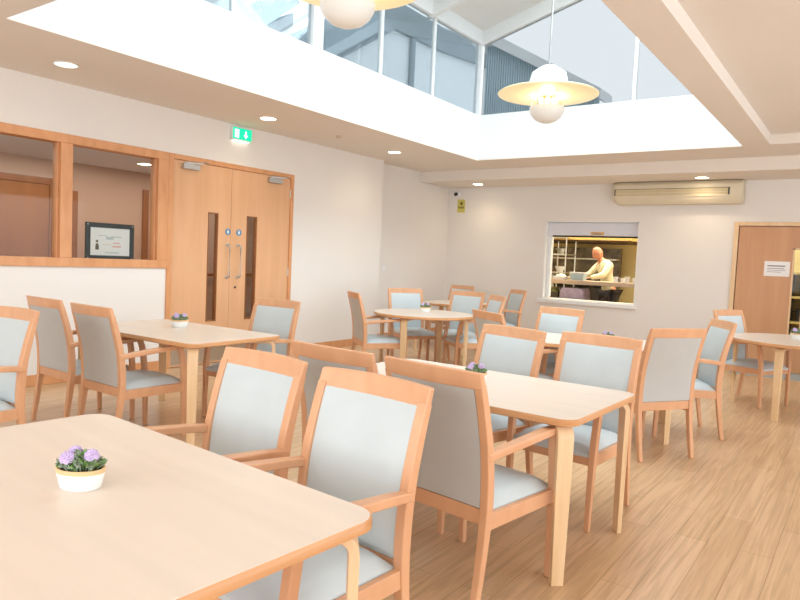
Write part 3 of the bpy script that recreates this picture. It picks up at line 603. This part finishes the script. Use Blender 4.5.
ap = B(); loft(ap, [[(-.17, -.135, .93), (.17, -.135, .93), (.17, -.128, .93), (-.17, -.128, .93)], [(-.19, -.13, .55), (.19, -.13, .55), (.19, -.122, .55), (-.19, -.122, .55)]]); obj('apron', ap, noisy(mat('apron', (.10, .08, .09), .9), (9, 9, 9), .1), cook)

# ------------------------------------------------------------------ outside the lantern
EXT = noisy(mat('exterior_render', (.66, .70, .72), .8), (1, 1, 1), .03)
SLATE = noisy(mat('exterior_roof', (.20, .25, .28), .7), (.5, .6, .6), .05)
t = empty('neighbouring_wing', (-9.0, 0, 0)); tag(t, 'pale building wing with blue grey roof seen through the side panes of the lantern', 'building')
obj('wall', box(B(), (-1.2, -4, 2.95), (-.2, 8.6, 4.9)), EXT, t)
bm = B(); loft(bm, [[(-.1, y, 4.85), (-4.5, y, 8.9), (-4.5, y, 9.05), (-.1, y, 5.0)] for y in (-6, 9.2)]); obj('sky_block_slope', bm, noisy(mat('sky_block_grey', (.42, .46, .48), .7), (1, 1, 1), .03), t)  # slope added to block the sky behind the side panes
bm = B(); loft(bm, [[(x, 7.2, 2.95), (x, 20, 2.95), (x, 20, 6.9), (x, 14, 6.5), (x, 12.0, 6.5), (x, 7.2, 3.6)] for x in (-1.2, 0)]); obj('gable_wall', bm, EXT, t)
bm = B(); loft(bm, [[(x, 6.4, 2.95), (x, 9.0, 5.05), (x, 10.6, 6.3), (x, 12, 7.2), (x, 12, 2.95)] for x in (-4.0, -3.0)]); obj('gable_wall', bm, EXT, t)
bm = B(); loft(bm, [[(x, y, z) for y, z in ((7.0, 3.25), (12.05, 6.35), (14, 6.40), (20, 6.95), (20, 7.5), (14, 6.95), (11.85, 6.95), (6.8, 3.72))] for x in (-1.3, .12)]); obj('roof', bm, SLATE, t)
bm = B(); loft(bm, [[(x, y, z) for y, z in ((6.2, 2.8), (9.0, 5.0), (12, 7.4), (12, 7.8), (8.9, 5.35), (6.0, 3.1))] for x in (-4.1, -2.8)]); obj('verge_board', bm, SLATE, t)
obj('downpipe', tube(B(), [(.06, 12.77, 3), (.06, 12.77, 6.35)], .07, 10), SLATE, t, smooth=True)
CLAD = noisy(mat('corrugated_cladding', (.50, .63, .69), .5), (1, 1, 1), .06)
t = empty('clad_plant_room', (-6.6, 12.0, 3.0)); tag(t, 'blue grey corrugated metal wall with sloping top seen through the end glass of the lantern', 'building')
bm = B(); n = 44; W_ = 2.25
for k in range(n):
    x0 = k*W_/n; x1 = (k+.5)*W_/n; x2 = (k+1)*W_/n
    zt = lambda x: 2.62-.56*max(0, x-.15)
    for a, b, y in ((x0, x1, 0), (x1, x2, .035)):
        vs = [bm.verts.new(p) for p in ((a, y, -.1), (b, y, -.1), (b, y, zt(b)), (a, y, zt(a)))]; bm.faces.new(vs)
    for x, in ((x1,), (x2,)):
        vs = [bm.verts.new(p) for p in ((x, 0, -.1), (x, .035, -.1), (x, .035, zt(x)), (x, 0, zt(x)))]; bm.faces.new(vs)
loft(bm, [[(0, .036, -.1), (W_, .036, -.1), (W_, .036, zt(W_)), (0, .036, 2.62)], [(0, .3, -.1), (W_, .3, -.1), (W_, .3, zt(W_)), (0, .3, 2.62)]])
obj('cladding', bm, CLAD, t)
bm = B(); loft(bm, [[(-.2, y, 2.62), (.15, y, 2.62), (W_+.2, y, 1.32), (W_+.2, y, 1.50), (.15, y, 2.84), (-.2, y, 2.84)] for y in (-.25, .4)]); obj('roof_edge', bm, EXT, t)

# ------------------------------------------------------------------ furniture
def make_table(sx=1.45, sy=.86, rnd=False):
    t = empty('dining_table' if not rnd else 'round_dining_table')
    H = .72; ol = rrect(0, 0, sx, sy, .075, 8) if not rnd else [(sx/2*math.cos(2*PI*k/64), sx/2*math.sin(2*PI*k/64)) for k in range(64)]
    sc_ = lambda f: [(x*(1-f/(sx/2)), y*(1-f/((sy if not rnd else sx)/2))) for x, y in ol]
    tp = obj('tabletop', outline_slab(B(), sc_(.004), H-.030, H), TOP, t, bevel=.0015)
    obj('edge_band', loft(B(), [[(x, y, H-.034) for x, y in sc_(.012)], [(x, y, H-.028) for x, y in ol], [(x, y, H-.006) for x, y in ol], [(x, y, H-.001) for x, y in sc_(.004)]]), EDGE, tp, smooth=True)
    zt = H-.034
    def leg(cx, cy, ang):
        # bent laminated leg: foot, straight shaft, bend, horizontal run under the top (local +u towards the table centre)
        path = [(0, 0), (0, .25), (0, zt-.058)]+[(.042*(1-math.cos(a)), zt-.058+(.058-.013)*math.sin(a)) for a in (PI/10*k for k in range(1, 6))]+[(.20, zt-.013)]
        wd = [.054, .062, .072]+[.072]*5+[.070]; th = [.024, .026, .028]+[.027]*5+[.025]
        rg = rings_yz(path, 0, wd, th); ca, sa = math.cos(ang), math.sin(ang)
        rg = [[(cx+p[1]*ca-p[0]*sa, cy+p[1]*sa+p[0]*ca, p[2]) for p in r] for r in rg]
        obj('leg', loft(B(), rg), BIRCH, t, bevel=.004)
    if rnd:
        for k in range(4): a = PI/4+k*PI/2+rnd; leg((sx/2-.05)*math.cos(a), (sx/2-.05)*math.sin(a), a+PI)
    else:
        for x in (-1, 1):
            for y in (-1, 1): leg(x*(sx/2-.052), y*(sy/2-.052), math.atan2(-y, -x))
    if rnd:
        bm = B(); box(bm, (-sx*.28, -.03, zt-.02), (sx*.28, .03, zt)); box(bm, (-.03, -sx*.28, zt-.02), (.03, sx*.28, zt)); obj('underframe', bm, BEECH, t)
    else:
        for y in (-sy*.2, sy*.2): obj('underframe_rail', box(B(), (-sx/2+.2, y-.02, zt-.022), (sx/2-.2, y+.02, zt)), BEECH, t)
    return t
RT = {}
def table(x, y, deg, label, rnd=0, sx=1.45, sy=.86):
    key = (rnd, sx, sy)
    if key not in RT: RT[key] = make_table(sx, sy, rnd); o = RT[key]
    else: o = copy_tree(RT[key])
    o.location = (x, y, 0); o.rotation_euler = (0, 0, math.radians(deg)); tag(o, label, 'table', 'pale topped dining tables')
    return o

def make_chair():
    t = empty('dining_chair')
    path = smooth_path([(-.290, 0), (-.258, .20), (-.236, .42), (-.248, .62), (-.283, .78), (-.318, .90)], 4)
    n = len(path)
    for s in (-1, 1):
        wx = [.030+.008*min(1, k/(n*.4)) for k in range(n)]; d = [.028+.014*min(1, k/(n*.4)) - (.012*max(0, (k/n-.55)/.45)) for k in range(n)]
        obj('back_post', loft(B(), rings_yz(path, s*.229, wx, d)), BEECH, t, bevel=.005)
        fl = smooth_path([(.245, 0), (.238, .30), (.232, .45), (.212, .60), (.190, .648)], 4); m_ = len(fl)
        obj('leg', loft(B(), rings_yz(fl, [s*(.235+.010*min(1, k/m_*1.3)) for k in range(m_)], [.028+.008*min(1, k/6) for k in range(m_)], [.028+.010*min(1, k/6)-.008*max(0, (k/m_-.7)/.3) for k in range(m_)])), BEECH, t, bevel=.005)
        ar = [(-.262, .618), (-.15, .632), (0, .645), (.12, .655), (.185, .658), (.215, .645)]
        obj('armrest', loft(B(), rings_yz(ar, [s*.236, s*.240, s*.245, s*.247, s*.247, s*.247], [.032, .042, .050, .050, .048, .042], [.034, .033, .032, .032, .030, .022])), BEECH, t, bevel=.007, seg=3)
        bm = B(); loft(bm, [[(s*.229-.012, -.235, z0), (s*.229+.012, -.235, z0), (s*.229+.012, -.235, z1), (s*.229-.012, -.235, z1)] if q == 0 else [(s*.240-.012, .235, z0), (s*.240+.012, .235, z0), (s*.240+.012, .235, z1), (s*.240-.012, .235, z1)] for q, z0, z1 in ((0, .332, .395), (1, .337, .397))])
        obj('side_rail', bm, BEECH, t, bevel=.003)
    obj('front_rail', box(B(), (-.225, .222, .337), (.225, .244, .397)), BEECH, t, bevel=.003)
    obj('back_rail', box(B(), (-.218, -.250, .352), (.218, -.226, .414)), BEECH, t, bevel=.003)
    # curved top rail, overlapping the posts
    rg = []
    for k in range(17):
        u = -1+2*k/16; x = u*.247; yb = -.327-.028*(1-u*u)+.004; top = .948+.004*(1-u*u); bot = .882
        rg.append([(x, yb+.026, bot), (x, yb-.004, bot), (x, yb-.020, top), (x, yb+.004, top)])
    obj('top_rail', loft(B(), rg), BEECH, t, bevel=.006, seg=3)
    # upholstered back panel between the posts
    rows, cols = 12, 8; bm = B(); F = []; K = []
    import bisect
    def yat(z):
        for (a, b) in zip(path, path[1:]):
            if a[1] <= z <= b[1]: return a[0]+(b[0]-a[0])*(z-a[1])/(b[1]-a[1]+1e-9)
        return path[-1][0]
    for i in range(rows+1):
        v = i/rows; z = .416+v*(.888-.416); fr = []; bk = []
        for j in range(cols+1):
            u = -1+2*j/cols; x = u*.2115; bow = -.022*(1-u*u)*v
            e = (1-abs(u)**6)*(1-abs(2*v-1)**8)
            fr.append(bm.verts.new((x, yat(z)+.008+.012*e+bow, z))); bk.append(bm.verts.new((x, yat(z)-.012-.004*e+bow, z)))
        F.append(fr); K.append(bk)
    for i in range(rows):
        for j in range(cols):
            bm.faces.new((F[i][j], F[i][j+1], F[i+1][j+1], F[i+1][j])); bm.faces.new((K[i][j], K[i+1][j], K[i+1][j+1], K[i][j+1]))
        bm.faces.new((F[i][0], F[i+1][0], K[i+1][0], K[i][0])); bm.faces.new((F[i][cols], K[i][cols], K[i+1][cols], F[i+1][cols]))
    for j in range(cols): bm.faces.new((F[0][j], K[0][j], K[0][j+1], F[0][j+1])); bm.faces.new((F[rows][j], F[rows][j+1], K[rows][j+1], K[rows][j]))
    obj('back_pad', bm, VINYL, t, smooth=True)
    bm = B(); Q_ = []
    for off in (-.0185, -.012):
        g_ = []
        for i in range(rows+1):
            v = i/rows; z = .420+v*(.884-.420); row = []
            for j in range(cols+1):
                u = -1+2*j/cols; row.append(bm.verts.new((u*.2100, yat(z)+off-.022*(1-u*u)*v, z)))
            g_.append(row)
        Q_.append(g_)
    for i in range(rows):
        for j in range(cols):
            bm.faces.new((Q_[0][i][j], Q_[0][i+1][j], Q_[0][i+1][j+1], Q_[0][i][j+1])); bm.faces.new((Q_[1][i][j], Q_[1][i][j+1], Q_[1][i+1][j+1], Q_[1][i+1][j]))
        for j in (0, cols): bm.faces.new((Q_[0][i][j], Q_[0][i+1][j], Q_[1][i+1][j], Q_[1][i][j]))
    for j in range(cols):
        for i in (0, rows): bm.faces.new((Q_[0][i][j], Q_[0][i][j+1], Q_[1][i][j+1], Q_[1][i][j]))
    obj('back_panel', bm, BACKV, t, smooth=True)
    # domed seat cushion
    bm = B(); N_ = 14; G = []
    for i in range(N_+1):
        v = i/N_; row = []
        for j in range(N_+1):
            u = -1+2*j/N_; q = 2*v-1; hw = .214+.013*v
            row.append((u*hw, -.222+v*.470,   .397+.050*((1-abs(u)**5)*(1-abs(q)**5))**.5+.004*(1-q*q)))
        G.append(row)
    top = [[bm.verts.new(p) for p in r] for r in G]; bot = [[bm.verts.new((p[0], p[1], .380)) if (i in (0, N_) or j in (0, N_)) else None for j, p in enumerate(r)] for i, r in enumerate(G)]
    for i in range(N_):
        for j in range(N_): bm.faces.new((top[i][j], top[i][j+1], top[i+1][j+1], top[i+1][j]))
        bm.faces.new((top[i][0], top[i+1][0], bot[i+1][0], bot[i][0])); bm.faces.new((top[i][N_], bot[i][N_], bot[i+1][N_], top[i+1][N_]))
        bm.faces.new((top[0][i], bot[0][i], bot[0][i+1], top[0][i+1])); bm.faces.new((top[N_][i], top[N_][i+1], bot[N_][i+1], bot[N_][i]))
    ring = [bot[0][j] for j in range(N_+1)]+[bot[i][N_] for i in range(1, N_+1)]+[bot[N_][j] for j in range(N_-1, -1, -1)]+[bot[i][0] for i in range(N_-1, 0, -1)]
    bm.faces.new(ring[::-1])
    obj('seat', bm, VINYL, t, smooth=True)
    return t
CHAIR0 = make_chair(); used = [False]
def chair(x, y, deg, label, dx=0):
    o = CHAIR0 if not used[0] else copy_tree(CHAIR0)
    used[0] = True
    o.location = (x, y, 0); o.rotation_euler = (0, 0, math.radians(deg)); tag(o, label, 'chair', 'beech dining chairs with pale vinyl pads')

# plant pots
LEAF = noisy(mat('leaf_green', (.20, .36, .10), .6), (60, 60, 60), .3); LEAF2 = noisy(mat('leaf_sage', (.36, .44, .33), .6), (60, 60, 60), .25); PURP = noisy(mat('petal_lilac', (.72, .58, .84), .6), (60, 60, 60), .15)
PWHITE = noisy(mat('ceramic_white', (.82, .84, .83), .3), (9, 9, 9), .01); BAND = wood('pot_band', (.70, .46, .22), (.78, .55, .30), (9, 9, 30), .5)
def make_pot():
    t = empty('potted_plant')
    obj('pot', lathe(B(), [(.001, 0), (.052, 0), (.058, .006), (.067, .045), (.066, .05), (.060, .05), (.056, .02), (.001, .02)], n=40, sx=1.0, sy=.72), PWHITE, t, smooth=True)
    obj('rim_band', lathe(B(), [(.0645, .047), (.068, .047), (.069, .058), (.066, .060), (.060, .058), (.0645, .047)], n=40, sx=1.0, sy=.72), BAND, t, smooth=True)
    obj('soil', lathe(B(), [(.001, .045), (.058, .045), (.058, .052), (.001, .058)], n=24, sx=1, sy=.72), mat('soil', (.05, .035, .02), .9), t)
    rnd = random.Random(3)
    for mm, cnt in ((LEAF2, 230), (LEAF, 150)):
        bm = B()
        for k in range(cnt):
            a = rnd.uniform(0, 2*PI); r = .061*math.sqrt(rnd.random()); h = .058+.040*(1-(r/.070)**2)*rnd.uniform(.55, 1)
            c = Vector((r*math.cos(a), .72*r*math.sin(a), h)); d = Vector((math.cos(a)*r*9+rnd.uniform(-.5, .5), math.sin(a)*r*9+rnd.uniform(-.5, .5), rnd.uniform(.2, .9))).normalized()
            s = d.cross(Vector((rnd.uniform(-1, 1), rnd.uniform(-1, 1), rnd.uniform(-.3, .3)))).normalized(); L = rnd.uniform(.010, .018); W = L*.36
            up_ = s.cross(d)*.003
            vs = [bm.verts.new(c), bm.verts.new(c+d*L*.5+s*W+up_), bm.verts.new(c+d*L), bm.verts.new(c+d*L*.5-s*W+up_)]
            bm.faces.new(vs)
            if k % 4 == 0: tube(bm, [(c.x*.7, c.y*.7, .05), tuple(c)], .0012, 4)
        o = obj('leaves', bm, mm, t); o['kind'] = 'stuff'
    for cx, cyy, cz in ((-.022, -.030, .090), (.034, -.004, .093), (-.028, .020, .092)):
        bm = B()
        for k in range(46):
            z_ = 1-(k+.5)/46*1.35; rr = math.sqrt(max(0, 1-z_*z_)); a = k*2.39996
            n_ = Vector((rr*math.cos(a), rr*math.sin(a), z_)); c = Vector((cx, cyy, cz))+n_*.0178
            s = n_.orthogonal().normalized(); b = n_.cross(s); q = .0072
            m0 = bm.verts.new(c-n_*.002); ring = [bm.verts.new(c+(s*math.cos(g)+b*math.sin(g))*q+n_*.001*((i % 2)*2)) for i, g in enumerate(2*PI*i/6 for i in range(6))]
            for i in range(6): bm.faces.new((m0, ring[i], ring[(i+1) % 6]))
        obj('flower_head', bm, PURP, t, smooth=True)
    return t
POT0 = make_pot(); pu = [False]
def pot(x, y, deg, label, s=1.0):
    o = POT0 if not pu[0] else copy_tree(POT0); pu[0] = True
    o.location = (x, y, .7205); o.rotation_euler = (0, 0, math.radians(deg)); o.scale = (s, s, s); tag(o, label, 'potted plant', 'small potted flowers on the tables')

table(-1.67, .93, -4, 'nearest table, its large top filling the bottom left corner', 0, 1.41)
table(-1.66, 3.055, -1.5, 'middle table with two chairs on each long side, right of the nearest chairs')
table(-4.37, 3.225, 1, 'table on the left in front of the double doors')
table(-1.90, 5.60, 16, 'slanted table behind the middle one, mostly hidden by chair backs', 0, 1.30)
table(-4.29, 6.60, 0, 'round table beside the long white wall', .96, 1.18)
table(-.52, 7.63, 0, 'table at the right edge in front of the wooden kitchen door', PI/4-.21, 1.32)
table(-5.12, 8.66, 3, 'small far table in the corner by the recessed wall', 0, .9)

chair(-1.967, 1.514, 175, 'front facing chair at the nearest table, left of the largest chair')
chair(-1.375, 1.458, 175, 'largest chair, facing us at the right end of the nearest table')
chair(-1.905, 2.56, -4, 'chair seen from behind between the two nearest chairs, only its top showing')
chair(-1.324, 2.504, -8, 'chair with its back to us at the near side of the middle table')
chair(-1.889, 3.506, 166, 'left chair of the pair facing us across the middle table')
chair(-1.31, 3.575, 175, 'right chair of the pair facing us across the middle table')
chair(-4.205, 2.763, -1, 'chair with its back to us nearest the left table, right one of the pair')
chair(-4.894, 2.803, -1, 'chair with its back to us at the far left end of the left table')
chair(-4.14, 1.60, 186, 'chair cut off by the left edge of the picture')
chair(-4.118, 3.744, 184, 'chair facing us at the far side of the left table, against the double doors')
chair(-1.348, 5.12, 56, 'chair whose grey back faces us, alone in the open floor')
chair(-1.27, 5.94, 121, 'chair turned sideways just right of the grey backed chair')
chair(-.96, 7.87, 245, 'chair in front of the wooden kitchen door at the left of the right edge table')
chair(-2.44, 5.69, 166, 'chair below the hatch, facing us behind the slanted table')
chair(-4.574, 6.127, -36, 'chair seen from its side beside the white wall, left of the round table')
chair(-4.832, 7.188, 236, 'chair facing us at the wall side of the round table')
chair(-4.392, 7.499, 180, 'chair facing us at the far right of the round table')
chair(-2.37, 5.15, -33, 'chair whose curved top rail shows just left of the middle table pair')
chair(-3.907, 7.057, 138, 'small looking chair with a white pad at the right of the round table')
chair(-4.599, 9.146, 143, 'far chair turned sideways with a grey pad, left of the hatch')
chair(-5.55, 9.25, 168, 'furthest chair, its top rail just above the chair in front of it')

pot(-1.635, .925, 30, 'pot of lilac flowers on the nearest table', .92)
pot(-1.665, 3.09, 10, 'pot of flowers on the middle table', .88)
pot(-4.50, 3.35, 50, 'pot of flowers on the left table before the doors')
pot(-1.80, 5.66, 0, 'pot of flowers on the slanted table under the hatch', .8)
pot(-4.35, 6.72, 20, 'pot of flowers on the oval looking table')
pot(-.57, 7.75, 0, 'pot of flowers on the table at the right edge')
